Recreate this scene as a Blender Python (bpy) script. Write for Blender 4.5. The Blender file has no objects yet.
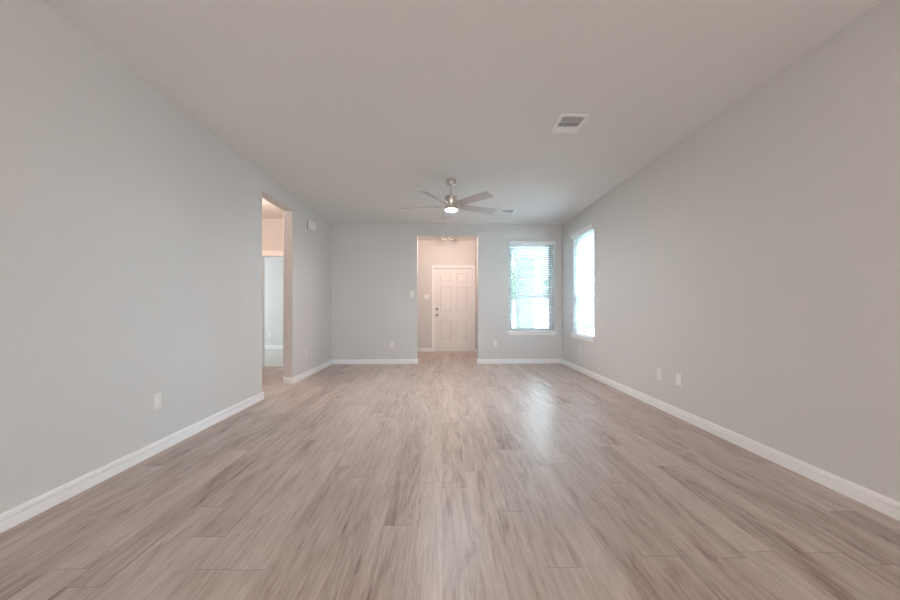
import bpy, bmesh, math, random
from mathutils import Vector, Matrix

random.seed(7)
S = bpy.context.scene
C = S.collection
R = math.radians

# ------------------------------------------------------------------ camera
cam_data = bpy.data.cameras.new('camera')
cam_data.lens = 14.0
cam_data.sensor_width = 36.0
cam_data.shift_y = 8.0 / 900.0
cam_data.clip_start = 0.02
cam_data.clip_end = 500
cam = bpy.data.objects.new('camera', cam_data)
C.objects.link(cam)
cam.location = (0, 0, 1.0917)
cam.rotation_euler = (R(90), 0, -0.02193)
S.camera = cam

# ------------------------------------------------------------------ world: bright overcast sky
world = bpy.data.worlds.new('overcast_sky')
S.world = world
world.use_nodes = True
wn = world.node_tree.nodes
wl = world.node_tree.links
wn.clear()
w_out = wn.new('ShaderNodeOutputWorld')
w_bg = wn.new('ShaderNodeBackground')
w_tc = wn.new('ShaderNodeTexCoord')
w_no = wn.new('ShaderNodeTexNoise')
w_no.inputs['Scale'].default_value = 1.6
w_no.inputs['Detail'].default_value = 3
w_ra = wn.new('ShaderNodeValToRGB')
w_ra.color_ramp.elements[0].position = 0.3
w_ra.color_ramp.elements[0].color = (0.64, 0.77, 1.0, 1)
w_ra.color_ramp.elements[1].position = 0.7
w_ra.color_ramp.elements[1].color = (0.72, 0.84, 1.0, 1)
wl.new(w_tc.outputs['Generated'], w_no.inputs['Vector'])
wl.new(w_no.outputs['Fac'], w_ra.inputs['Fac'])
wl.new(w_ra.outputs['Color'], w_bg.inputs['Color'])
wl.new(w_bg.outputs['Background'], w_out.inputs['Surface'])
w_bg.inputs['Strength'].default_value = 2.4

# ------------------------------------------------------------------ lights
def area(name, loc, rot, sx, sy, power, col, shape='RECTANGLE', portal=False):
    d = bpy.data.lights.new(name, 'AREA')
    d.shape = shape
    d.size = sx
    d.size_y = sy
    d.energy = power
    d.color = col
    if portal:
        d.cycles.is_portal = True
    o = bpy.data.objects.new(name, d)
    C.objects.link(o)
    o.location = loc
    o.rotation_euler = [R(a) for a in rot]
    return o

# daylight through the windows (portals only guide the sky's own light)
area('window_portal', (1.755, 7.03, 1.51), (-90, 0, 0), 0.89, 1.74, 1, (1, 1, 1), portal=True)
area('window_portal', (2.56, 5.83, 1.51), (90, 0, 90), 0.87, 1.74, 1, (1, 1, 1), portal=True)
# hazy sun over the right-hand side of the house, falling on the blinds and the ground outside
sun_data = bpy.data.lights.new('soft_sun', 'SUN')
sun_data.energy = 180.0
sun_data.angle = R(20)
sun_data.color = (0.62, 0.79, 1.0)
sun = bpy.data.objects.new('soft_sun', sun_data)
C.objects.link(sun)
sun.rotation_euler = Vector((-0.58, 0.12, -0.92)).to_track_quat('-Z', 'Y').to_euler()
# second, low sun lamp added to brighten the floor and left wall
low_data = bpy.data.lights.new('low_fill_sun', 'SUN')
low_data.energy = 22.0
low_data.angle = R(50)
low_data.color = (0.68, 0.87, 1.0)
low = bpy.data.objects.new('low_fill_sun', low_data)
C.objects.link(low)
low.rotation_euler = Vector((-0.62, -0.78, -0.30)).to_track_quat('-Z', 'Y').to_euler()
# added fill light behind the camera; the wall there has no opening
area('rear_fill', (0.2, -4.85, 1.25), (90, 0, 0), 3.4, 2.2, 100, (0.98, 1.0, 1.0))
# added fill light at the right wall behind the camera, no door there
area('side_fill', (2.30, -2.2, 1.25), (90, 0, 72), 2.4, 2.1, 39, (1.0, 0.93, 0.87))
# added warm fill lamps behind the camera, without any fixture
def point(name, loc, power, col, r=0.06):
    d = bpy.data.lights.new(name, 'POINT')
    d.energy = power
    d.color = col
    d.shadow_soft_size = r
    o = bpy.data.objects.new(name, d)
    C.objects.link(o)
    o.location = loc
    return o
for x in (-0.9, 0.9):
    point('warm_fill', (x, -1.5, 1.75), 13, (1.0, 0.64, 0.43), 0.15)
# bedroom daylight, from its own window on the left
area('bedroom_daylight', (-6.25, 8.0, 1.45), (90, 0, -90), 1.7, 1.5, 50, (0.90, 0.975, 1.0))

S.view_settings.view_transform = 'Standard'
S.view_settings.look = 'None'
S.view_settings.exposure = 0.17
S.view_settings.gamma = 1.0
S.view_settings.use_curve_mapping = False

# ------------------------------------------------------------------ materials
def mat(name, col, rough=0.6, metal=0.0, spec=0.5):
    m = bpy.data.materials.new(name)
    m.use_nodes = True
    b = m.node_tree.nodes['Principled BSDF']
    b.inputs['Base Color'].default_value = (*col, 1)
    b.inputs['Roughness'].default_value = rough
    b.inputs['Metallic'].default_value = metal
    b.inputs['Specular IOR Level'].default_value = spec
    return m

def noise_mat(name, c1, c2, scale, rough=0.6, bump=0.0, bscale=None, stretch=(1, 1, 1), metal=0.0, detail=4, bdist=0.002, spec=0.5):
    m = mat(name, c1, rough, metal, spec)
    nt = m.node_tree
    n, l = nt.nodes, nt.links
    b = n['Principled BSDF']
    tc = n.new('ShaderNodeTexCoord')
    mp = n.new('ShaderNodeMapping')
    mp.inputs['Scale'].default_value = stretch
    l.new(tc.outputs['Object'], mp.inputs['Vector'])
    no = n.new('ShaderNodeTexNoise')
    no.inputs['Scale'].default_value = scale
    no.inputs['Detail'].default_value = detail
    l.new(mp.outputs['Vector'], no.inputs['Vector'])
    mx = n.new('ShaderNodeMix')
    mx.data_type = 'RGBA'
    l.new(no.outputs['Fac'], mx.inputs['Factor'])
    mx.inputs['A'].default_value = (*c1, 1)
    mx.inputs['B'].default_value = (*c2, 1)
    l.new(mx.outputs['Result'], b.inputs['Base Color'])
    if bump:
        n2 = n.new('ShaderNodeTexNoise')
        n2.inputs['Scale'].default_value = bscale or scale
        n2.inputs['Detail'].default_value = 3
        l.new(mp.outputs['Vector'], n2.inputs['Vector'])
        bp = n.new('ShaderNodeBump')
        bp.inputs['Strength'].default_value = bump
        bp.inputs['Distance'].default_value = bdist
        l.new(n2.outputs['Fac'], bp.inputs['Height'])
        l.new(bp.outputs['Normal'], b.inputs['Normal'])
    return m

WALL = noise_mat('greige_wall_paint', (0.675, 0.668, 0.66), (0.69, 0.683, 0.675), 3, 0.75, 0.25, 90, spec=0.3)
CEIL = noise_mat('ceiling_paint', (0.83, 0.825, 0.815), (0.845, 0.84, 0.83), 3, 0.85, 0.35, 70, spec=0.2)
TRIM = noise_mat('white_trim_paint', (0.90, 0.90, 0.90), (0.92, 0.92, 0.92), 5, 0.38)
DOORW = noise_mat('white_door_paint', (0.80, 0.78, 0.77), (0.82, 0.80, 0.79), 5, 0.4, 0.1, 60)
PLAST = noise_mat('white_plastic', (0.84, 0.83, 0.81), (0.85, 0.84, 0.82), 20, 0.3)
SLAT = noise_mat('white_blind_vinyl', (0.80, 0.81, 0.81), (0.83, 0.84, 0.84), 9, 0.4)
SLATS = noise_mat('pale_grey_blind_slats', (0.50, 0.515, 0.52), (0.54, 0.555, 0.56), 9, 0.45)
VINYL = noise_mat('white_window_vinyl', (0.80, 0.83, 0.84), (0.82, 0.85, 0.86), 9, 0.35)
NICKEL = noise_mat('brushed_nickel', (0.62, 0.58, 0.53), (0.72, 0.68, 0.63), 6, 0.30, 0.05, 60, (1, 1, 30), metal=1.0)
AGED = noise_mat('aged_nickel', (0.20, 0.18, 0.17), (0.26, 0.24, 0.22), 30, 0.4, metal=0.7)
BLADE = noise_mat('silver_fan_blade', (0.56, 0.56, 0.57), (0.62, 0.62, 0.63), 4, 0.42, 0.0, None, (1, 14, 1), metal=0.15)
DARK = noise_mat('dark_slot', (0.03, 0.03, 0.03), (0.05, 0.05, 0.05), 10, 0.7)
DUCT = noise_mat('dark_duct_metal', (0.10, 0.11, 0.12), (0.14, 0.15, 0.16), 10, 0.6)
BRONZE = noise_mat('dark_bronze_socket', (0.06, 0.035, 0.025), (0.08, 0.05, 0.035), 10, 0.6)
HEAD = noise_mat('light_grey_lamp_enamel', (0.36, 0.36, 0.35), (0.40, 0.40, 0.39), 10, 0.5)
CORD = noise_mat('white_cord', (0.78, 0.78, 0.76), (0.82, 0.82, 0.80), 50, 0.7)
CARPET = noise_mat('pale_carpet', (0.60, 0.59, 0.57), (0.72, 0.71, 0.69), 180, 0.95, 0.8, 260, bdist=0.006, spec=0.1)
VENT = noise_mat('white_vent_enamel', (0.90, 0.91, 0.92), (0.92, 0.93, 0.94), 9, 0.4)
CONC = noise_mat('porch_concrete', (0.42, 0.41, 0.39), (0.50, 0.49, 0.47), 6, 0.9, 0.3, 60)
LAWN = noise_mat('lawn_grass', (0.075, 0.09, 0.065), (0.095, 0.11, 0.08), 5, 0.95, 0.6, 40, bdist=0.02)
ASPH = noise_mat('street_asphalt', (0.30, 0.30, 0.30), (0.36, 0.36, 0.36), 12, 0.9, 0.3, 80)
BARK = noise_mat('tree_bark', (0.16, 0.12, 0.09), (0.24, 0.19, 0.15), 14, 0.9, 0.6, 30, (1, 1, 0.2))
LEAF = noise_mat('tree_leaves', (0.24, 0.30, 0.22), (0.34, 0.40, 0.31), 6, 0.8, 0.5, 20, bdist=0.03)
SIDING = noise_mat('pale_siding', (0.55, 0.58, 0.60), (0.60, 0.63, 0.65), 3, 0.8, 0.4, 4, (0.01, 0.01, 6), bdist=0.01)
SHINGLE = noise_mat('grey_shingles', (0.26, 0.29, 0.33), (0.36, 0.39, 0.43), 9, 0.9, 0.5, 20)

def glass_mat():
    m = bpy.data.materials.new('window_glass')
    m.use_nodes = True
    n, l = m.node_tree.nodes, m.node_tree.links
    n.clear()
    o = n.new('ShaderNodeOutputMaterial')
    t = n.new('ShaderNodeBsdfTransparent')
    t.inputs['Color'].default_value = (0.93, 0.96, 0.96, 1)
    g = n.new('ShaderNodeBsdfGlossy')
    g.inputs['Roughness'].default_value = 0.02
    mx = n.new('ShaderNodeMixShader')
    fr = n.new('ShaderNodeFresnel')
    fr.inputs['IOR'].default_value = 1.45
    ge = n.new('ShaderNodeNewGeometry')
    iv = n.new('ShaderNodeMath')
    iv.operation = 'SUBTRACT'
    iv.inputs[0].default_value = 1.0
    l.new(ge.outputs['Backfacing'], iv.inputs[1])
    mu = n.new('ShaderNodeMath')
    mu.operation = 'MULTIPLY'
    l.new(fr.outputs['Fac'], mu.inputs[0])
    l.new(iv.outputs[0], mu.inputs[1])
    l.new(mu.outputs[0], mx.inputs['Fac'])
    l.new(t.outputs['BSDF'], mx.inputs[1])
    l.new(g.outputs['BSDF'], mx.inputs[2])
    l.new(mx.outputs['Shader'], o.inputs['Surface'])
    return m
GLASS = glass_mat()

def emit_mat(name, col, strength):
    m = bpy.data.materials.new(name)
    m.use_nodes = True
    b = m.node_tree.nodes['Principled BSDF']
    b.inputs['Base Color'].default_value = (*col, 1)
    b.inputs['Emission Color'].default_value = (*col, 1)
    b.inputs['Emission Strength'].default_value = strength
    return m
LENS = emit_mat('lit_fan_lens', (0.93, 0.965, 1.0), 620.0)

def brick_mat():
    m = mat('pale_grey_brick', (0.4, 0.4, 0.4), 0.9)
    n, l = m.node_tree.nodes, m.node_tree.links
    b = n['Principled BSDF']
    tc = n.new('ShaderNodeTexCoord')
    mp = n.new('ShaderNodeMapping')
    mp.inputs['Rotation'].default_value = (R(90), 0, 0)
    l.new(tc.outputs['Object'], mp.inputs['Vector'])
    br = n.new('ShaderNodeTexBrick')
    br.inputs['Scale'].default_value = 1.0
    br.inputs['Brick Width'].default_value = 0.2
    br.inputs['Row Height'].default_value = 0.075
    br.inputs['Mortar Size'].default_value = 0.006
    br.inputs['Color1'].default_value = (0.34, 0.34, 0.35, 1)
    br.inputs['Color2'].default_value = (0.24, 0.24, 0.25, 1)
    br.inputs['Mortar'].default_value = (0.40, 0.40, 0.395, 1)
    l.new(mp.outputs['Vector'], br.inputs['Vector'])
    l.new(br.outputs['Color'], b.inputs['Base Color'])
    return m
BRICK = brick_mat()

def floor_mat():
    PW, PL = 0.148, 1.22
    m = mat('greige_plank_floor', (0.4, 0.34, 0.3), 0.4)
    n, l = m.node_tree.nodes, m.node_tree.links
    b = n['Principled BSDF']
    tc = n.new('ShaderNodeTexCoord')
    sp = n.new('ShaderNodeSeparateXYZ')
    l.new(tc.outputs['Object'], sp.inputs[0])
    def M(op, a, bb=None, c=None):
        q = n.new('ShaderNodeMath')
        q.operation = op
        for i, v in enumerate((a, bb, c)):
            if v is None:
                continue
            if isinstance(v, (int, float)):
                q.inputs[i].default_value = v
            else:
                l.new(v, q.inputs[i])
        return q.outputs[0]
    X, Y = sp.outputs['X'], sp.outputs['Y']
    u = M('DIVIDE', X, PW)
    row = M('FLOOR', u)
    fu = M('FRACT', u)
    wn1 = n.new('ShaderNodeTexWhiteNoise')
    wn1.noise_dimensions = '1D'
    l.new(row, wn1.inputs['W'])
    v = M('ADD', M('DIVIDE', Y, PL), M('MULTIPLY', wn1.outputs['Value'], 7.31))
    col = M('FLOOR', v)
    fv = M('FRACT', v)
    cx = n.new('ShaderNodeCombineXYZ')
    l.new(row, cx.inputs[0])
    l.new(col, cx.inputs[1])
    wn2 = n.new('ShaderNodeTexWhiteNoise')
    wn2.noise_dimensions = '2D'
    l.new(cx.outputs[0], wn2.inputs['Vector'])
    rnd = wn2.outputs['Value']
    # per-plank shifted grain coordinates
    def grain(sx, sy, scale, detail, rough, dist, shift):
        g = n.new('ShaderNodeCombineXYZ')
        l.new(M('ADD', M('MULTIPLY', X, sx), M('MULTIPLY', rnd, shift)), g.inputs[0])
        l.new(M('ADD', M('MULTIPLY', Y, sy), M('MULTIPLY', rnd, shift * 0.61)), g.inputs[1])
        l.new(M('MULTIPLY', rnd, 17.0), g.inputs[2])
        t = n.new('ShaderNodeTexNoise')
        t.inputs['Scale'].default_value = scale
        t.inputs['Detail'].default_value = detail
        t.inputs['Roughness'].default_value = rough
        t.inputs['Distortion'].default_value = dist
        l.new(g.outputs[0], t.inputs['Vector'])
        return t.outputs['Fac']
    g1 = grain(1.0, 0.13, 12.0, 6, 0.66, 1.8, 37.0)     # broad figure
    g2 = grain(1.0, 0.045, 95.0, 5, 0.7, 0.4, 53.0)     # fine streaks
    g3 = grain(1.0, 0.12, 5.0, 3, 0.5, 0.4, 23.0)       # slow tone drift
    g4 = grain(1.0, 0.07, 34.0, 5, 0.7, 1.2, 71.0)     # dark pores and flecks
    f = M('ADD', M('MULTIPLY', g1, 0.50), M('ADD', M('MULTIPLY', g2, 0.42), M('MULTIPLY', g3, 0.25)))
    f = M('ADD', f, M('MULTIPLY', M('SUBTRACT', rnd, 0.5), 0.11))
    f = M('SUBTRACT', f, M('ADD', M('MULTIPLY', M('MAXIMUM', M('SUBTRACT', g4, 0.55), 0.0), 0.9), 0.015))
    ra = n.new('ShaderNodeValToRGB')
    e = ra.color_ramp.elements
    e[0].position, e[0].color = 0.34, FLOOR_COL[0]
    e[1].position, e[1].color = 0.72, FLOOR_COL[3]
    for p, c in ((0.46, FLOOR_COL[1]), (0.57, FLOOR_COL[2])):
        q = e.new(p)
        q.color = c
    l.new(f, ra.inputs['Fac'])
    # joints
    ju = M('LESS_THAN', M('MINIMUM', fu, M('SUBTRACT', 1.0, fu)), 0.010)
    jv = M('LESS_THAN', M('MINIMUM', fv, M('SUBTRACT', 1.0, fv)), 0.0016)
    j = M('MAXIMUM', ju, jv)
    mx = n.new('ShaderNodeMix')
    mx.data_type = 'RGBA'
    l.new(M('MAXIMUM', M('MULTIPLY', ju, 0.22), M('MULTIPLY', jv, 0.5)), mx.inputs['Factor'])
    l.new(ra.outputs['Color'], mx.inputs['A'])
    mx.inputs['B'].default_value = (0.16, 0.12, 0.10, 1)
    l.new(mx.outputs['Result'], b.inputs['Base Color'])
    ro = M('ADD', 0.33, M('MULTIPLY', g2, 0.10))
    l.new(ro, b.inputs['Roughness'])
    bp = n.new('ShaderNodeBump')
    bp.inputs['Strength'].default_value = 0.12
    bp.inputs['Distance'].default_value = 0.001
    l.new(M('SUBTRACT', g2, M('MULTIPLY', j, 1.0)), bp.inputs['Height'])
    l.new(bp.outputs['Normal'], b.inputs['Normal'])
    return m
FLOOR_COL = [(0.185, 0.122, 0.098, 1), (0.372, 0.288, 0.248, 1), (0.490, 0.405, 0.362, 1), (0.610, 0.525, 0.482, 1)]
FLOOR = floor_mat()

# ------------------------------------------------------------------ mesh helpers
def link(name, bm, m, parent=None, bevel=0.0, smooth=False, seg=2):
    bmesh.ops.remove_doubles(bm, verts=bm.verts, dist=1e-5)
    bmesh.ops.recalc_face_normals(bm, faces=bm.faces)
    me = bpy.data.meshes.new(name)
    bm.to_mesh(me)
    bm.free()
    me.materials.append(m)
    o = bpy.data.objects.new(name, me)
    C.objects.link(o)
    if parent:
        o.parent = parent
    if smooth:
        for p in me.polygons:
            p.use_smooth = True
        e = o.modifiers.new('edges', 'EDGE_SPLIT')
        e.split_angle = R(40)
    if bevel:
        b = o.modifiers.new('bevel', 'BEVEL')
        b.width = bevel
        b.segments = seg
        b.limit_method = 'ANGLE'
        b.angle_limit = R(35)
    return o

def box(bm, x0, x1, y0, y1, z0, z1):
    v = [bm.verts.new((x, y, z)) for x in (x0, x1) for y in (y0, y1) for z in (z0, z1)]
    for f in ((0, 1, 3, 2), (4, 6, 7, 5), (0, 4, 5, 1), (2, 3, 7, 6), (0, 2, 6, 4), (1, 5, 7, 3)):
        bm.faces.new([v[i] for i in f])
    return v

def obb(bm, c, sx, sy, sz, rot):
    vs = box(bm, -sx / 2, sx / 2, -sy / 2, sy / 2, -sz / 2, sz / 2)
    mtx = Matrix.Translation(c) @ rot.to_4x4()
    for v in vs:
        v.co = mtx @ v.co

def lathe(bm, prof, c=(0, 0, 0), axis='Z', seg=40):
    """prof: (radius, height) along the axis; closed at both ends when the radius is 0."""
    rings = []
    for r, h in prof:
        if r < 1e-6:
            ring = [None]
            p = [(0, 0, h)]
        else:
            p = [(r * math.cos(2 * math.pi * k / seg), r * math.sin(2 * math.pi * k / seg), h) for k in range(seg)]
        vs = []
        for q in p:
            if axis == 'Y':
                q = (q[0], q[2], q[1])
            elif axis == 'X':
                q = (q[2], q[0], q[1])
            vs.append(bm.verts.new((q[0] + c[0], q[1] + c[1], q[2] + c[2])))
        rings.append(vs)
    for a, b in zip(rings, rings[1:]):
        for k in range(seg):
            k2 = (k + 1) % seg
            if len(a) == 1 and len(b) == 1:
                continue
            if len(a) == 1:
                bm.faces.new((a[0], b[k], b[k2]))
            elif len(b) == 1:
                bm.faces.new((a[k], a[k2], b[0]))
            else:
                bm.faces.new((a[k], a[k2], b[k2], b[k]))

def tube(bm, p0, p1, r, seg=12):
    p0, p1 = Vector(p0), Vector(p1)
    d = p1 - p0
    q = d.to_track_quat('Z', 'Y')
    a = []
    for p in (p0, p1):
        a.append([bm.verts.new(p + q @ Vector((r * math.cos(2 * math.pi * k / seg), r * math.sin(2 * math.pi * k / seg), 0))) for k in range(seg)])
    for k in range(seg):
        bm.faces.new((a[0][k], a[0][(k + 1) % seg], a[1][(k + 1) % seg], a[1][k]))
    bm.faces.new(a[0][::-1])
    bm.faces.new(a[1])

def struct(o):
    o['kind'] = 'structure'
    return o

def empty(name, loc=(0, 0, 0), rz=0.0):
    o = bpy.data.objects.new(name, None)
    o.empty_display_size = 0.1
    C.objects.link(o)
    o.location = loc
    o.rotation_euler = (0, 0, rz)
    return o

def thing(name, label, cat, loc=(0, 0, 0), rz=0.0, group=None):
    o = empty(name, loc, rz)
    return tag(o, label, cat, group)

def tag(o, label, cat, group=None):
    o['label'] = label
    o['category'] = cat
    if group:
        o['group'] = group
    return o

def copy_thing(src, loc, rz, label, group=None):
    c = src.copy()
    C.objects.link(c)
    c.location = loc
    c.rotation_euler = (0, 0, rz)
    c['label'] = label
    if group:
        c['group'] = group
    for ch in list(src.children):
        d = ch.copy()
        C.objects.link(d)
        d.parent = c
        for g in list(ch.children):
            e = g.copy()
            C.objects.link(e)
            e.parent = d
    return c

def wall(name, axis, w0, w1, u0, u1, z0, z1, holes=(), m=None, round_=0.010):
    """Wall slab across 'axis' from w0 to w1, running u0..u1, with rectangular holes (u0,u1,z0,z1) whose edges are rounded."""
    us = sorted({u0, u1} | {h[0] for h in holes} | {h[1] for h in holes})
    zs = sorted({z0, z1} | {max(z0, h[2]) for h in holes} | {h[3] for h in holes})
    bm = bmesh.new()
    cache = {}
    def V(w, u, z):
        k = (w, u, z)
        if k not in cache:
            cache[k] = bm.verts.new((w, u, z) if axis == 'X' else (u, w, z))
        return cache[k]
    nu, nz = len(us) - 1, len(zs) - 1
    def solid(i, k):
        if not (0 <= i < nu and 0 <= k < nz):
            return False
        cu, cz = (us[i] + us[i + 1]) / 2, (zs[k] + zs[k + 1]) / 2
        return not any(h[0] < cu < h[1] and h[2] < cz < h[3] for h in holes)
    edge_keys = []
    for i in range(nu):
        for k in range(nz):
            if not solid(i, k):
                continue
            a, b, c, d = us[i], us[i + 1], zs[k], zs[k + 1]
            for w in (w0, w1):
                bm.faces.new((V(w, a, c), V(w, b, c), V(w, b, d), V(w, a, d)))
            for (di, dk, p, q) in ((-1, 0, (a, c), (a, d)), (1, 0, (b, c), (b, d)), (0, -1, (a, c), (b, c)), (0, 1, (a, d), (b, d))):
                if not solid(i + di, k + dk):
                    bm.faces.new((V(w0, *p), V(w0, *q), V(w1, *q), V(w1, *p)))
                    inner = 0 <= i + di < nu and 0 <= k + dk < nz
                    if inner and round_:
                        for w in (w0, w1):
                            edge_keys.append((V(w, *p), V(w, *q)))
    bmesh.ops.recalc_face_normals(bm, faces=bm.faces)
    es = [e for e in (bm.edges.get(k) for k in edge_keys) if e]
    if es:
        bmesh.ops.bevel(bm, geom=es, offset=round_, segments=3, profile=0.5, affect='EDGES', clamp_overlap=True)
    return struct(link(name, bm, m or WALL))

BASE_PROF = [(0, 0), (0.015, 0), (0.015, 0.0555), (0.006, 0.0570), (0.006, 0.0615), (0.0135, 0.0640), (0.0125, 0.078), (0.008, 0.088), (0.0, 0.090)]
def sweep(name, pts, prof, m, parent=None):
    """Profile (out, up) swept along a plan polyline with mitred corners; 'out' is to the right of travel."""
    bm = bmesh.new()
    P = [Vector((p[0], p[1])) for p in pts]
    rings = []
    for i, p in enumerate(P):
        ns = []
        if i > 0:
            d = (P[i] - P[i - 1]).normalized()
            ns.append(Vector((d.y, -d.x)))
        if i < len(P) - 1:
            d = (P[i + 1] - P[i]).normalized()
            ns.append(Vector((d.y, -d.x)))
        if len(ns) == 2:
            nn = (ns[0] + ns[1])
            nn = nn / nn.dot(ns[0])
        else:
            nn = ns[0]
        rings.append([bm.verts.new((p.x + nn.x * o, p.y + nn.y * o, z)) for o, z in prof])
    k = len(prof)
    for a, b in zip(rings, rings[1:]):
        for j in range(k):
            bm.faces.new((a[j], a[(j + 1) % k], b[(j + 1) % k], b[j]))
    bm.faces.new(rings[0])
    bm.faces.new(rings[-1][::-1])
    return link(name, bm, m, parent)

# ------------------------------------------------------------------ room dimensions
XL, XR, YB, H = -2.153, 2.358, 6.853, 2.74
XLB = XL - 0.143           # hall side of the left wall
YBB = YB + 0.15            # outer side of the back wall
YN = -5.0                  # wall behind the camera
YF = 8.75                  # entry wall
FXL, FXR = -0.62, 0.83     # foyer side walls
LO = (4.238, 5.096, -1.0, 2.49)       # opening in left wall
FO = (-0.485, 0.70, -1.0, 2.503)      # foyer opening
W1 = (1.31, 2.205, 0.617, 2.385)       # back window
W2 = (5.395, 6.265, 0.617, 2.385)        # right window
YH = 6.50                  # hall end wall
BD = (-3.335, -2.47, -1.0, 2.055)     # bedroom doorway
YBD = 9.42                 # bedroom far wall

# ------------------------------------------------------------------ floors and ceilings
bm = bmesh.new()
box(bm, -4.1, XR + 0.16, YN - 0.15, YBB, -0.10, 0.0)
box(bm, FXL - 0.12, FXR + 0.14, YBB, YF + 0.02, -0.10, 0.0)
struct(link('floor', bm, FLOOR))
bm = bmesh.new()
box(bm, -6.5, XLB, YBB - 0.44, YBD + 0.12, -0.098, 0.006)
struct(link('floor_carpet', bm, CARPET))

bm = bmesh.new()
box(bm, XLB, XR + 0.16, YN - 0.15, YBB, H, H + 0.14)
struct(link('ceiling', bm, CEIL))
bm = bmesh.new()
box(bm, FXL - 0.12, FXR + 0.14, YBB, YF + 0.15, 2.78, 2.92)
struct(link('ceiling_foyer', bm, CEIL))
bm = bmesh.new()
box(bm, -6.5, XLB, 2.1, YBD + 0.12, H, H + 0.14)
struct(link('ceiling_hall', bm, CEIL))

# ------------------------------------------------------------------ walls
wall('wall_left', 'X', XLB, XL, YN, YB, 0, H, [LO])
wall('wall_back', 'Y', YB, YBB, XLB, XR + 0.16, 0, H, [FO, W1])
wall('wall_right', 'X', XR, XR + 0.16, YN, YB, 0, H, [W2])
wall('wall_front', 'Y', YN - 0.15, YN, XLB, XR + 0.16, 0, H)
wall('wall_foyer_left', 'X', FXL - 0.12, FXL, YBB, YF, 0, 2.78)
wall('wall_foyer_right', 'X', FXR, FXR + 0.14, YBB, YF, 0, 2.78)
wall('wall_entry', 'Y', YF, YF + 0.15, FXL - 0.12, FXR + 0.14, 0, 2.78, [(-0.205, 0.766, -1, 2.092)], round_=0)
wall('wall_hall_left', 'X', -4.1, -4.0, 2.1, YH, 0, H)
wall('wall_hall_front', 'Y', 2.1, 2.2, -4.0, XLB, 0, H)
wall('wall_hall_back', 'Y', YH, YH + 0.12, -6.5, XLB, 0, H, [BD], round_=0)
wall('wall_bedroom_left', 'X', -6.5, -6.38, YH + 0.12, YBD, 0, H)
wall('wall_bedroom_back', 'Y', YBD, YBD + 0.12, -6.5, XLB + 0.12, 0, H)
wall('wall_bedroom_right', 'X', XLB, XLB + 0.12, YBB, YBD, 0, H)

# ------------------------------------------------------------------ baseboards (tops profiled, corners mitred)
struct(sweep('baseboard_left', [(XL, YN), (XL, LO[0]), (XLB, LO[0])], BASE_PROF, TRIM))
struct(sweep('baseboard_back_left', [(XLB, LO[1]), (XL, LO[1]), (XL, YB), (FO[0], YB), (FO[0], YBB)], BASE_PROF, TRIM))
struct(sweep('baseboard_right', [(FO[1], YBB), (FO[1], YB), (XR, YB), (XR, YN)], BASE_PROF, TRIM))
struct(sweep('baseboard_foyer_left', [(FXL, YBB), (FXL, YF), (-0.268, YF)], BASE_PROF, TRIM))
struct(sweep('baseboard_foyer_right', [(0.829, YF), (FXR, YF), (FXR, YBB)], BASE_PROF, TRIM))
struct(sweep('baseboard_bedroom', [(-6.38, YBD), (XLB, YBD), (XLB, YBB)], [(o, z + 0.006) for o, z in BASE_PROF], TRIM))

# ------------------------------------------------------------------ casing of the bedroom doorway
def casing(name, x0, x1, ztop, y, wd, parent=None, depth=0.016, m=TRIM):
    """Flat door casing around x0..x1, its face towards -Y, built with mitred head corners and a stepped profile."""
    bm = bmesh.new()
    prof = [(0.0, 0.0), (0.0, depth * 0.75), (wd * 0.12, depth * 0.85), (wd * 0.62, depth * 0.85), (wd * 0.70, depth), (wd * 0.95, depth), (wd, depth * 0.8), (wd, 0.0)]
    path = [(x0, 0.0, -1, 0), (x0, ztop, -1, 1), (x1, ztop, 1, 1), (x1, 0.0, 1, 0)]
    rings = [[bm.verts.new((px + sx * o, y - d, pz + sz * o)) for o, d in prof] for px, pz, sx, sz in path]
    k = len(prof)
    for a, b in zip(rings, rings[1:]):
        for j in range(k):
            bm.faces.new((a[j], a[(j + 1) % k], b[(j + 1) % k], b[j]))
    bm.faces.new(rings[0])
    bm.faces.new(rings[-1][::-1])
    return link(name, bm, m, parent)

tr = struct(casing('trim_1', BD[0], BD[1], BD[3], YH, 0.085))
bm = bmesh.new()
box(bm, BD[0], BD[0] + 0.012, YH - 0.002, YH + 0.122, 0, BD[3])
box(bm, BD[1] - 0.012, BD[1], YH - 0.002, YH + 0.122, 0, BD[3])
box(bm, BD[0] + 0.012, BD[1] - 0.012, YH - 0.002, YH + 0.122, BD[3] - 0.012, BD[3])
link('door_jamb', bm, TRIM, tr)

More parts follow.
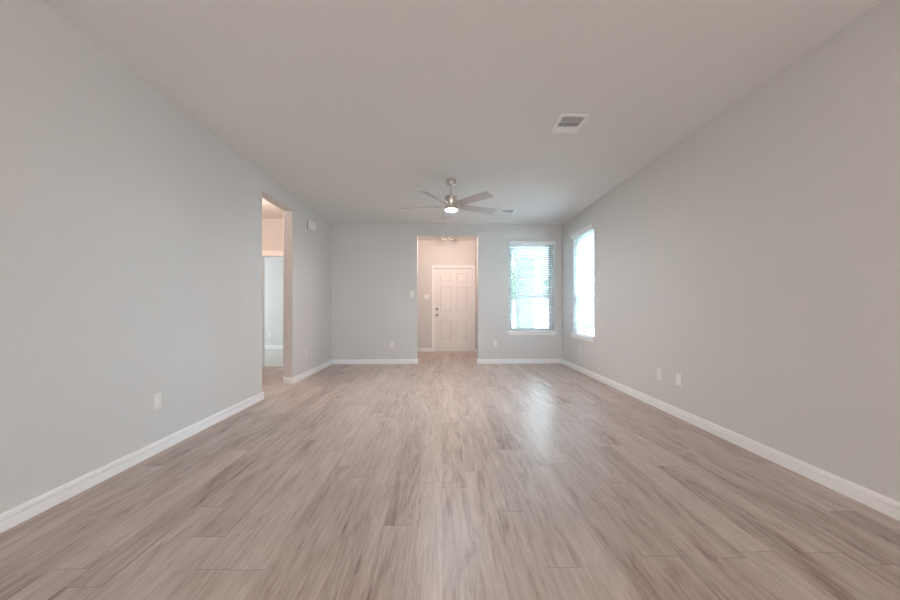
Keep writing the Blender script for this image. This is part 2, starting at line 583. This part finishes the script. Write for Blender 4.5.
# ------------------------------------------------------------------ entry door
DX0, DX1, DZ1 = -0.195, 0.756, 2.085
door = struct(empty('door_1', (0, 0, 0)))
DY = YF + 0.022
def panel_door(x0, x1, z0, z1, y):
    bm = bmesh.new()
    w, h = x1 - x0, z1 - z0
    sw, mw = 0.128 * w, 0.118 * w
    pw = (w - 2 * sw - mw) / 2
    us = [x0, x0 + sw, x0 + sw + pw, x0 + sw + pw + mw, x1 - sw, x1]
    zf = [0, 0.125, 0.375, 0.470, 0.775, 0.822, 0.940, 1.0]
    zs = [z0 + h * f for f in zf]
    V = {}
    for i, u in enumerate(us):
        for k, z in enumerate(zs):
            V[i, k] = bm.verts.new((u, y, z))
    panels = []
    for i in range(5):
        for k in range(7):
            f = bm.faces.new((V[i, k], V[i + 1, k], V[i + 1, k + 1], V[i, k + 1]))
            if i in (1, 3) and k in (1, 3, 5):
                panels.append(f)
    bmesh.ops.recalc_face_normals(bm, faces=bm.faces)
    for f in bm.faces:
        if f.normal.y > 0:
            f.normal_flip()
    bmesh.ops.inset_individual(bm, faces=panels, thickness=0.014, depth=-0.011)
    bmesh.ops.inset_individual(bm, faces=panels, thickness=0.012, depth=0.0)
    bmesh.ops.inset_individual(bm, faces=panels, thickness=0.030, depth=0.008)
    # sides and back
    bk = [bm.verts.new((u, y + 0.044, z)) for u, z in ((x0, z0), (x1, z0), (x1, z1), (x0, z1))]
    bm.faces.new(bk)
    for pts, q in (([V[i, 0] for i in range(6)], (1, 0)), ([V[5, k] for k in range(8)], (2, 1)), ([V[i, 7] for i in range(5, -1, -1)], (3, 2)), ([V[0, k] for k in range(7, -1, -1)], (0, 3))):
        bm.faces.new(pts + [bk[q[0]], bk[q[1]]])
    return bm
link('door_panel', panel_door(DX0, DX1, 0.014, DZ1, DY), DOORW, door)
casing('door_casing', DX0 - 0.003, DX1 + 0.003, DZ1 + 0.003, YF, 0.062, door)
bm = bmesh.new()
box(bm, -0.205, DX0 - 0.003, YF - 0.001, YF + 0.15, 0, 2.092)
box(bm, DX1 + 0.003, 0.766, YF - 0.001, YF + 0.15, 0, 2.092)
box(bm, DX0 - 0.003, DX1 + 0.003, YF - 0.001, YF + 0.15, DZ1 + 0.003, 2.092)
box(bm, DX0 - 0.003, DX0 + 0.012, DY + 0.046, YF + 0.15, 0, DZ1 + 0.003)
box(bm, DX1 - 0.012, DX1 + 0.003, DY + 0.046, YF + 0.15, 0, DZ1 + 0.003)
box(bm, DX0 + 0.012, DX1 - 0.012, DY + 0.046, YF + 0.15, DZ1 - 0.012, DZ1 + 0.003)
link('door_jamb', bm, TRIM, door)
bm = bmesh.new()
box(bm, DX0 - 0.003, DX1 + 0.003, YF - 0.01, YF + 0.15, 0, 0.012)
link('threshold', bm, NICKEL, door, 0.004)
bm = bmesh.new()
lathe(bm, [(0, 0.0), (0.033, 0.0), (0.033, -0.006), (0.022, -0.012), (0.012, -0.018), (0.012, -0.035), (0.022, -0.042), (0.028, -0.055), (0.026, -0.066), (0.015, -0.072), (0, -0.073)], (-0.133, DY, 0.915), 'Y')
link('door_knob', bm, AGED, door, 0, True)
bm = bmesh.new()
lathe(bm, [(0, 0.0), (0.032, 0.0), (0.032, -0.010), (0.026, -0.016), (0, -0.016)], (-0.133, DY, 1.065), 'Y')
box(bm, -0.139, -0.127, DY - 0.032, DY - 0.014, 1.045, 1.085)
link('deadbolt', bm, AGED, door, 0, True)
for z in (0.25, 1.05, 1.85):
    bm = bmesh.new()
    tube(bm, (DX1 + 0.002, DY - 0.006, z - 0.045), (DX1 + 0.002, DY - 0.006, z + 0.045), 0.006)
    link('hinge', bm, NICKEL, door, 0, True)

# ------------------------------------------------------------------ windows (frame, two sashes, glass, sill with apron)
def window(name, loc, rz, w, z0, z1):
    """Local: opening spans x -w/2..w/2; the wall's inner face is y=0, the outdoors is +y."""
    root = struct(empty(name, loc, rz))
    zm = z0 + (z1 - z0) * 0.405
    a = w / 2
    bm = bmesh.new()
    y0, y1, t = 0.085, 0.150, 0.038
    box(bm, -a, -a + t, y0, y1, z0, z1)
    box(bm, a - t, a, y0, y1, z0, z1)
    box(bm, -a + t, a - t, y0, y1, z1 - t, z1)
    box(bm, -a + t, a - t, y0, y1, z0, z0 + t)
    link('frame', bm, VINYL, root, 0.003)
    for nm, ya, za, zb in (('upper_sash', 0.120, zm - 0.018, z1 - t), ('lower_sash', 0.092, z0 + t, zm + 0.018)):
        bm = bmesh.new()
        s = 0.036
        box(bm, -a + t, -a + t + s, ya, ya + 0.026, za, zb)
        box(bm, a - t - s, a - t, ya, ya + 0.026, za, zb)
        box(bm, -a + t + s, a - t - s, ya, ya + 0.026, za, za + s)
        box(bm, -a + t + s, a - t - s, ya, ya + 0.026, zb - s, zb)
        so = link(nm, bm, VINYL, root, 0.003)
        bm = bmesh.new()
        box(bm, -a + t + s - 0.004, a - t - s + 0.004, ya + 0.010, ya + 0.016, za + s - 0.004, zb - s + 0.004)
        link('glass', bm, GLASS, so)
    bm = bmesh.new()
    lathe(bm, [(0, 0), (0.018, 0), (0.018, 0.008), (0.008, 0.014), (0, 0.014)], (0, 0.102, zm + 0.018), 'Z', 20)
    box(bm, -0.03, 0.012, 0.098, 0.108, zm + 0.030, zm + 0.036)
    link('sash_lock', bm, VINYL, root)
    bm = bmesh.new()
    box(bm, -a + 0.001, a - 0.001, 0.0, 0.085, z0 - 0.002, z0 + 0.016)
    box(bm, -a - 0.045, a + 0.040, -0.038, 0.0, z0 - 0.010, z0 + 0.016)
    link('sill', bm, TRIM, root, 0.004)
    bm = bmesh.new()
    box(bm, -a - 0.028, a + 0.024, -0.016, 0.0, z0 - 0.060, z0 - 0.010)
    link('apron', bm, TRIM, root, 0.004)
    return root
window('window_1', ((W1[0] + W1[1]) / 2, YB, 0), 0, W1[1] - W1[0], W1[2], W1[3])
window('window_2', (XR, (W2[0] + W2[1]) / 2, 0), R(-90), W2[1] - W2[0], W2[2], W2[3])

# ------------------------------------------------------------------ blinds
def blind(label, loc, rz, w, z0, z1, tilt):
    root = thing('window_blind', label, 'blind', loc, rz, 'white slatted window blinds')
    a = w / 2 - 0.006
    bm = bmesh.new()
    box(bm, -a - 0.018, a + 0.018, -0.036, -0.022, z1 - 0.060, z1 + 0.022)
    box(bm, -a - 0.018, -a - 0.008, -0.022, -0.001, z1 - 0.060, z1 + 0.022)
    box(bm, a + 0.008, a + 0.018, -0.022, -0.001, z1 - 0.060, z1 + 0.022)
    link('valance', bm, SLAT, root, 0.004)
    bm = bmesh.new()
    box(bm, -a, a, 0.006, 0.058, z1 - 0.050, z1 - 0.003)
    link('headrail', bm, SLAT, root, 0.003)
    bm = bmesh.new()
    zt, zb = z1 - 0.072, z0 + 0.060
    n = int((zt - zb) / 0.0435)
    for i in range(n + 1):
        z = zb + (zt - zb) * i / n
        # gently crowned slat
        prev = None
        k = 4
        up, lo = [], []
        for j in range(k + 1):
            t = j / k - 0.5
            yy = t * 0.050
            zz = 0.0035 * (1 - 4 * t * t)
            ca, sa = math.cos(tilt), math.sin(tilt)
            for lst, th in ((up, 0.0013), (lo, -0.0013)):
                q = zz + th
                lst.append((0.032 + yy * ca - q * sa, z + yy * sa + q * ca))
        ring = up + lo[::-1]
        A = [bm.verts.new((-a, y, zz)) for y, zz in ring]
        B = [bm.verts.new((a, y, zz)) for y, zz in ring]
        m = len(ring)
        for j in range(m):
            bm.faces.new((A[j], A[(j + 1) % m], B[(j + 1) % m], B[j]))
        bm.faces.new(A[::-1])
        bm.faces.new(B)
    link('slats', bm, SLATS, root)
    bm = bmesh.new()
    box(bm, -a, a, 0.008, 0.056, z0 + 0.017, z0 + 0.034)
    link('bottom_rail', bm, SLAT, root, 0.004)
    for x in (-a + 0.14, a - 0.14):
        bm = bmesh.new()
        for y in (0.0055, 0.0585):
            box(bm, x - 0.004, x + 0.004, y - 0.0006, y + 0.0006, z0 + 0.03, z1 - 0.045)
        link('ladder_tape', bm, CORD, root)
    bm = bmesh.new()
    tube(bm, (-a + 0.10, -0.004, z1 - 0.05), (-a + 0.10, -0.006, z1 - 0.86), 0.0045, 8)
    link('tilt_wand', bm, SLAT, root, 0, True)
    bm = bmesh.new()
    tube(bm, (a - 0.10, -0.004, z1 - 0.05), (a - 0.10, -0.004, z1 - 1.22), 0.0016, 6)
    cordo = link('lift_cord', bm, CORD, root)
    bm = bmesh.new()
    lathe(bm, [(0, 0), (0.003, 0), (0.008, -0.03), (0.009, -0.045), (0, -0.047)], (a - 0.10, -0.004, z1 - 1.215), 'Z', 14)
    link('tassel', bm, CORD, cordo, 0, True)
    return root
blind('white slatted blind with wand lowered over the window in the far wall', ((W1[0] + W1[1]) / 2, YB, 0), 0, W1[1] - W1[0], W1[2], W1[3], R(-12))
blind('white slatted blind lowered over the window in the long right-hand wall', (XR, (W2[0] + W2[1]) / 2, 0), R(-90), W2[1] - W2[0], W2[2], W2[3], R(-12))

# ------------------------------------------------------------------ wall plates; local frame faces -y, centre at the origin
def plate_mesh(name, w, h, root):
    bm = bmesh.new()
    box(bm, -w / 2, w / 2, -0.006, -0.0002, -h / 2, h / 2)
    return link(name, bm, PLAST, root, 0.0025, seg=3)

def make_duplex(label, loc, rz):
    r = thing('wall_outlet', label, 'wall outlet', loc, rz, 'white wall outlets')
    plate_mesh('cover_plate', 0.072, 0.117, r)
    for s in (1, -1):
        bm = bmesh.new()
        box(bm, -0.017, 0.017, -0.0085, -0.004, s * 0.0195 - 0.0145, s * 0.0195 + 0.0145)
        q = link('receptacle', bm, PLAST, r, 0.003)
        for x in (-0.0065, 0.0065):
            bm = bmesh.new()
            box(bm, x - 0.0013, x + 0.0013, -0.0089, -0.0084, s * 0.0195 - 0.002, s * 0.0195 + 0.007)
            link('slot', bm, DARK, q)
        bm = bmesh.new()
        lathe(bm, [(0, -0.0089), (0.0026, -0.0089), (0.0026, -0.0084), (0, -0.0084)], (0, 0, s * 0.0195 - 0.0075), 'Y', 12)
        link('ground_hole', bm, DARK, q)
    bm = bmesh.new()
    lathe(bm, [(0, -0.0072), (0.003, -0.0068), (0.003, -0.005), (0, -0.005)], (0, 0, 0), 'Y', 14)
    link('screw', bm, NICKEL, r, 0, True)
    return r

def make_block(label, loc, rz, kind='wall_outlet', cat='wall outlet', n=1, group=None):
    """Plate with n tall rectangular inserts: a block outlet or rocker switches."""
    r = thing(kind, label, cat, loc, rz, group)
    w = 0.072 + 0.046 * (n - 1)
    plate_mesh('cover_plate', w, 0.117, r)
    for i in range(n):
        x = (i - (n - 1) / 2) * 0.046
        bm = bmesh.new()
        box(bm, x - 0.0165, x + 0.0165, -0.0078, -0.004, -0.0335, 0.0335)
        q = link('insert_block' if kind == 'wall_outlet' else 'rocker', bm, PLAST, r, 0.002)
        bm = bmesh.new()
        if kind == 'wall_outlet':
            box(bm, x - 0.0115, x + 0.0115, -0.0088, -0.0076, -0.026, 0.026)
            link('inner_face', bm, VENT, q, 0.0008)
        else:
            for v in box(bm, x - 0.014, x + 0.014, -0.0105, -0.0076, -0.030, 0.030):
                if v.co.z > 0 and v.co.y < -0.009:
                    v.co.y = -0.0082
            link('paddle', bm, PLAST, q, 0.001)
    return r

EPS = 0.0
GO = 'white wall outlets'
make_block('white block outlet low on the long left wall, in front of the opening', (XL, 2.685, 0.39), R(90), group=GO)
d0 = make_duplex('white outlet low on the left wall beyond the opening, below the door chime', (XL, 5.578, 0.383), R(90))
copy_thing(d0, (-0.986, YB, 0.374), 0, 'white outlet on the far wall left of the entry opening, below the light switch', GO)
copy_thing(d0, (1.034, YB, 0.392), 0, 'white outlet on the far wall between entry opening and window', GO)
copy_thing(d0, (XR, 5.92, 0.377), R(-90), 'white outlet on the right wall just below the window', GO)
copy_thing(d0, (XR, 3.75, 0.374), R(-90), 'white two-socket outlet on the right wall, farther of the pair side by side', GO)
make_block('white wall plate on the right wall, nearer of the pair side by side', (XR, 3.437, 0.379), R(-90), group=GO)
copy_thing(d0, (-4.60, YBD, 0.375), 0, 'small white outlet on the bedroom wall seen through the left opening', GO)
make_block('white single light switch on the far wall left of the entry opening', (-0.596, YB, 1.364), 0, 'light_switch', 'light switch', 1, 'white light switches')
make_block('white double light switch on the peach-lit foyer wall beside the front door', (-0.395, YF, 1.37), 0, 'light_switch', 'light switch', 2, 'white light switches')

# ------------------------------------------------------------------ door chime on the left wall
ch = thing('door_chime', 'white box door chime high on the left wall past the opening', 'door chime', (XL, 5.728, 2.42), R(90))
bm = bmesh.new()
box(bm, -0.112, 0.112, -0.062, -0.010, -0.074, 0.074)
link('cover', bm, PLAST, ch, 0.008, seg=3)
bm = bmesh.new()
box(bm, -0.104, 0.104, -0.012, -0.0002, -0.066, 0.066)
link('back_plate', bm, DUCT, ch)
bm = bmesh.new()
for k in range(5):
    box(bm, -0.05, 0.05, -0.0632, -0.0615, -0.052 + k * 0.009, -0.048 + k * 0.009)
link('sound_slots', bm, TRIM, ch)

# ------------------------------------------------------------------ ceiling registers
def register(label, x, y):
    r = thing('ceiling_vent', label, 'ceiling vent', (x, y, H), 0, 'white ceiling air vents')
    w, d = 0.246, 0.312
    f = 0.030
    bm = bmesh.new()
    box(bm, -w / 2, w / 2, -d / 2, -d / 2 + f, -0.010, -0.0004)
    box(bm, -w / 2, w / 2, d / 2 - f, d / 2, -0.010, -0.0004)
    box(bm, -w / 2, -w / 2 + f, -d / 2 + f, d / 2 - f, -0.010, -0.0004)
    box(bm, w / 2 - f, w / 2, -d / 2 + f, d / 2 - f, -0.010, -0.0004)
    link('frame', bm, VENT, r, 0.003)
    bm = bmesh.new()
    box(bm, -w / 2 + f, w / 2 - f, -d / 2 + f, d / 2 - f, -0.0030, -0.0010)
    link('duct_mouth', bm, DUCT, r)
    iw, id_ = w - 2 * f, d - 2 * f
    # three banks: crosswise blades at the near and far ends, short fins in the middle
    yb = [-id_ / 2, -id_ / 2 + 0.072, id_ / 2 - 0.085, id_ / 2]
    bm = bmesh.new()
    for k in range(4):
        obb(bm, Vector((0, yb[0] + 0.010 + k * 0.017, -0.010)), iw, 0.020, 0.0016, Matrix.Rotation(R(52), 3, 'X'))
    link('near_louvers', bm, VENT, r)
    bm = bmesh.new()
    for k in range(9):
        obb(bm, Vector((-iw / 2 + 0.012 + k * (iw - 0.024) / 8, (yb[1] + yb[2]) / 2, -0.010)), 0.0055, yb[2] - yb[1] - 0.004, 0.007, Matrix.Rotation(R(0), 3, 'Y'))
    link('middle_fins', bm, VENT, r)
    bm = bmesh.new()
    for k in range(5):
        obb(bm, Vector((0, yb[2] + 0.008 + k * 0.017, -0.010)), iw, 0.022, 0.0016, Matrix.Rotation(R(-38), 3, 'X'))
    link('far_louvers', bm, VENT, r)
    bm = bmesh.new()
    for q in (yb[1], yb[2]):
        box(bm, -iw / 2, iw / 2, q - 0.002, q + 0.002, -0.015, -0.003)
    link('divider_bars', bm, VENT, r)
    return r
v0 = register('white rectangular ceiling vent nearest the viewer, alone on the ceiling', 1.132, 3.105)
copy_thing(v0, (1.112, 5.94, H), 0, 'white ceiling vent beside the fan blades, close to the far wall', 'white ceiling air vents')

# ------------------------------------------------------------------ ceiling fan
FX, FY = 0.114, 4.508
fan = thing('ceiling_fan', 'brushed nickel five-blade ceiling fan with a lit round light', 'ceiling fan', (FX, FY, H))
def L(name, prof, m, parent=fan, seg=48):
    bm = bmesh.new()
    lathe(bm, prof, (0, 0, 0), 'Z', seg)
    return link(name, bm, m, parent, 0, True)
L('canopy', [(0, -0.0005), (0.058, -0.0005), (0.060, -0.008), (0.060, -0.052), (0.056, -0.062), (0.030, -0.075), (0.022, -0.079), (0, -0.079)], NICKEL)
L('downrod', [(0, -0.076), (0.0125, -0.076), (0.0125, -0.190), (0, -0.190)], NICKEL, seg=24)
L('rod_coupling', [(0, -0.165), (0.017, -0.165), (0.020, -0.172), (0.024, -0.215), (0, -0.215)], NICKEL, seg=32)
mh = L('motor_housing', [(0, -0.208), (0.060, -0.208), (0.078, -0.213), (0.080, -0.218), (0.080, -0.312), (0.076, -0.318), (0, -0.318)], NICKEL)
L('flywheel', [(0, -0.318), (0.066, -0.318), (0.066, -0.348), (0, -0.348)], NICKEL)
L('light_housing', [(0, -0.346), (0.070, -0.346), (0.090, -0.352), (0.092, -0.358), (0.092, -0.380), (0.084, -0.388), (0, -0.388)], NICKEL)
L('light_lens', [(0, -0.386), (0.070, -0.388), (0.070, -0.390), (0.062, -0.395), (0.040, -0.398), (0, -0.399)], LENS)
for i in range(5):
    a = R(-48 + 72 * i)
    # blade iron: a short tapered arm under the flywheel
    rot = Matrix.Rotation(a, 4, 'Z')
    pitch = Matrix.Rotation(R(-16), 4, 'X')
    bm = bmesh.new()
    n = 14
    up, lo = [], []
    outline = []
    # rectangular blade that widens slightly to a square, clipped tip
    pts = [(0.135, -0.052), (0.20, -0.058), (0.45, -0.064), (0.640, -0.066), (0.655, -0.058), (0.655, 0.062), (0.648, 0.068), (0.45, 0.062), (0.20, 0.055), (0.135, 0.050)]
    for z, lst in ((0.0035, up), (-0.0035, lo)):
        for x, y in pts:
            lst.append(bm.verts.new((x, y, z)))
    bm.faces.new(up)
    bm.faces.new(lo[::-1])
    k = len(pts)
    for j in range(k):
        bm.faces.new((up[j], up[(j + 1) % k], lo[(j + 1) % k], lo[j]))
    bmesh.ops.transform(bm, matrix=Matrix.Translation((0, 0, -0.333)) @ rot @ pitch, verts=bm.verts)
    bl = link('blade', bm, BLADE, fan, 0.002)
    bm = bmesh.new()
    top, bot = [], []
    arm = [(0.060, -0.016), (0.110, -0.018), (0.140, -0.040), (0.205, -0.040), (0.215, 0.0), (0.205, 0.040), (0.140, 0.040), (0.110, 0.018), (0.060, 0.016)]
    for z, lst in ((-0.0036, top), (-0.010, bot)):
        for x, y in arm:
            lst.append(bm.verts.new((x, y, z)))
    bm.faces.new(top)
    bm.faces.new(bot[::-1])
    k = len(arm)
    for j in range(k):
        bm.faces.new((top[j], top[(j + 1) % k], bot[(j + 1) % k], bot[j]))
    bmesh.ops.transform(bm, matrix=Matrix.Translation((0, 0, -0.333)) @ rot @ pitch, verts=bm.verts)
    link('blade_iron', bm, NICKEL, bl, 0.0015)

# ------------------------------------------------------------------ foyer ceiling light with two heads
fl = thing('foyer_ceiling_light', 'small white twin-socket ceiling light peeking below the top of entry opening', 'ceiling light', (0.118, 8.0, 2.78))
bm = bmesh.new()
box(bm, -0.15, 0.15, -0.055, 0.055, -0.022, -0.0004)
link('mounting_bar', bm, PLAST, fl, 0.006)
for s in (-1, 1):
    bm = bmesh.new()
    lathe(bm, [(0, -0.05), (0.040, -0.05), (0.048, -0.055), (0.048, 0.055), (0.040, 0.06), (0, 0.06)], (s * 0.085, 0, -0.096), 'Y', 32)
    hd = link('lamp_head', bm, HEAD, fl, 0, True)
    bm = bmesh.new()
    tube(bm, (s * 0.085, 0, -0.020), (s * 0.085, 0, -0.056), 0.014)
    link('neck', bm, PLAST, hd, 0, True)
    bm = bmesh.new()
    lathe(bm, [(0, -0.0515), (0.029, -0.0515), (0.029, -0.0495), (0, -0.0495)], (s * 0.085, 0, -0.096), 'Y', 24)
    link('socket', bm, BRONZE, hd, 0, True)
point('foyer_lamp', (0.118, 7.2, 2.60), 37, (1.0, 0.745, 0.62))
point('hall_lamp', (-3.1, 4.98, 2.45), 36, (1.0, 0.72, 0.58))

# ------------------------------------------------------------------ outdoors
bm = bmesh.new()
box(bm, -40, 60, -20, 120, -0.5, -0.22)
g = struct(link('ground_lawn', bm, LAWN))
bm = bmesh.new()
box(bm, 0.97, 5.0, YBB, 10.2, -0.25, -0.12)
struct(link('porch_floor', bm, CONC))
bm = bmesh.new()
box(bm, -40, 60, 26, 34, -0.222, -0.20)
struct(link('street', bm, ASPH))
bm = bmesh.new()
box(bm, 0.97, 5.2, YBB + 0.001, 10.4, 2.92, 3.06)
box(bm, 0.97, 5.2, 9.75, 10.15, 2.66, 2.92)
struct(link('porch_roof', bm, SIDING))

pc = thing('porch_column', 'pale grey brick porch column outside the far window', 'column', (2.36, 9.95, -0.12))
bm = bmesh.new()
box(bm, -0.22, 0.22, -0.20, 0.20, 0, 2.62)
link('shaft', bm, BRICK, pc, 0.004)
bm = bmesh.new()
box(bm, -0.25, 0.25, -0.22, 0.22, 2.62, 2.78)
link('capital', bm, SIDING, pc, 0.01)
bm = bmesh.new()
box(bm, -0.25, 0.25, -0.23, 0.23, 0, 0.16)
link('plinth', bm, BRICK, pc, 0.01)

def tree(label, x, y, h, r, seed):
    rnd = random.Random(seed)
    t = thing('street_tree', label, 'tree', (x, y, -0.22))
    bm = bmesh.new()
    lathe(bm, [(0, 0), (0.22, 0), (0.15, 0.5), (0.12, h * 0.4), (0.07, h * 0.75), (0, h * 0.8)], (0, 0, 0), 'Z', 14)
    link('trunk', bm, BARK, t, 0, True)
    bm = bmesh.new()
    for k in range(26):
        a, q = rnd.uniform(0, 6.283), rnd.uniform(0, 1) ** 0.6
        cz = h * rnd.uniform(0.42, 0.95)
        rr = r * (0.55 + 0.45 * math.sin(math.pi * (cz / h - 0.3)))
        c = Vector((rr * q * math.cos(a), rr * q * math.sin(a), cz))
        d = bmesh.ops.create_icosphere(bm, subdivisions=3, radius=r * rnd.uniform(0.28, 0.45))
        for v in d['verts']:
            v.co = v.co * (1 + 0.18 * rnd.uniform(-1, 1)) + c
    link('crown', bm, LEAF, t)
    return t
tree('leafy green tree across the street, left in the far window', 8.2, 38.0, 6.2, 1.9, 3)
tree('leafy green tree across the street, right in the far window', 14.0, 41.0, 5.6, 1.8, 5)

nh = thing('neighbour_house', 'pale neighbouring house with grey roof outside the right-hand window', 'house', (15.5, 24.75, -0.22))
bm = bmesh.new()
box(bm, -5, 5, -3.25, 3.25, 0, 2.9)
link('walls', bm, SIDING, nh)
bm = bmesh.new()
v = [bm.verts.new(p) for p in ((-5.4, -3.6, 2.9), (5.4, -3.6, 2.9), (5.4, 3.6, 2.9), (-5.4, 3.6, 2.9), (-2.5, 0, 4.5), (2.5, 0, 4.5))]
for f in ((0, 1, 5, 4), (1, 2, 5), (2, 3, 4, 5), (3, 0, 4), (3, 2, 1, 0)):
    bm.faces.new([v[i] for i in f])
link('roof', bm, SHINGLE, nh)
for y in (-1.6, 1.6):
    bm = bmesh.new()
    box(bm, -5.06, -4.99, y - 0.55, y + 0.55, 0.9, 2.3)
    wf = link('window', bm, VINYL, nh, 0.01)
    bm = bmesh.new()
    box(bm, -5.075, -5.055, y - 0.45, y + 0.45, 1.0, 2.2)
    link('pane', bm, DUCT, wf)
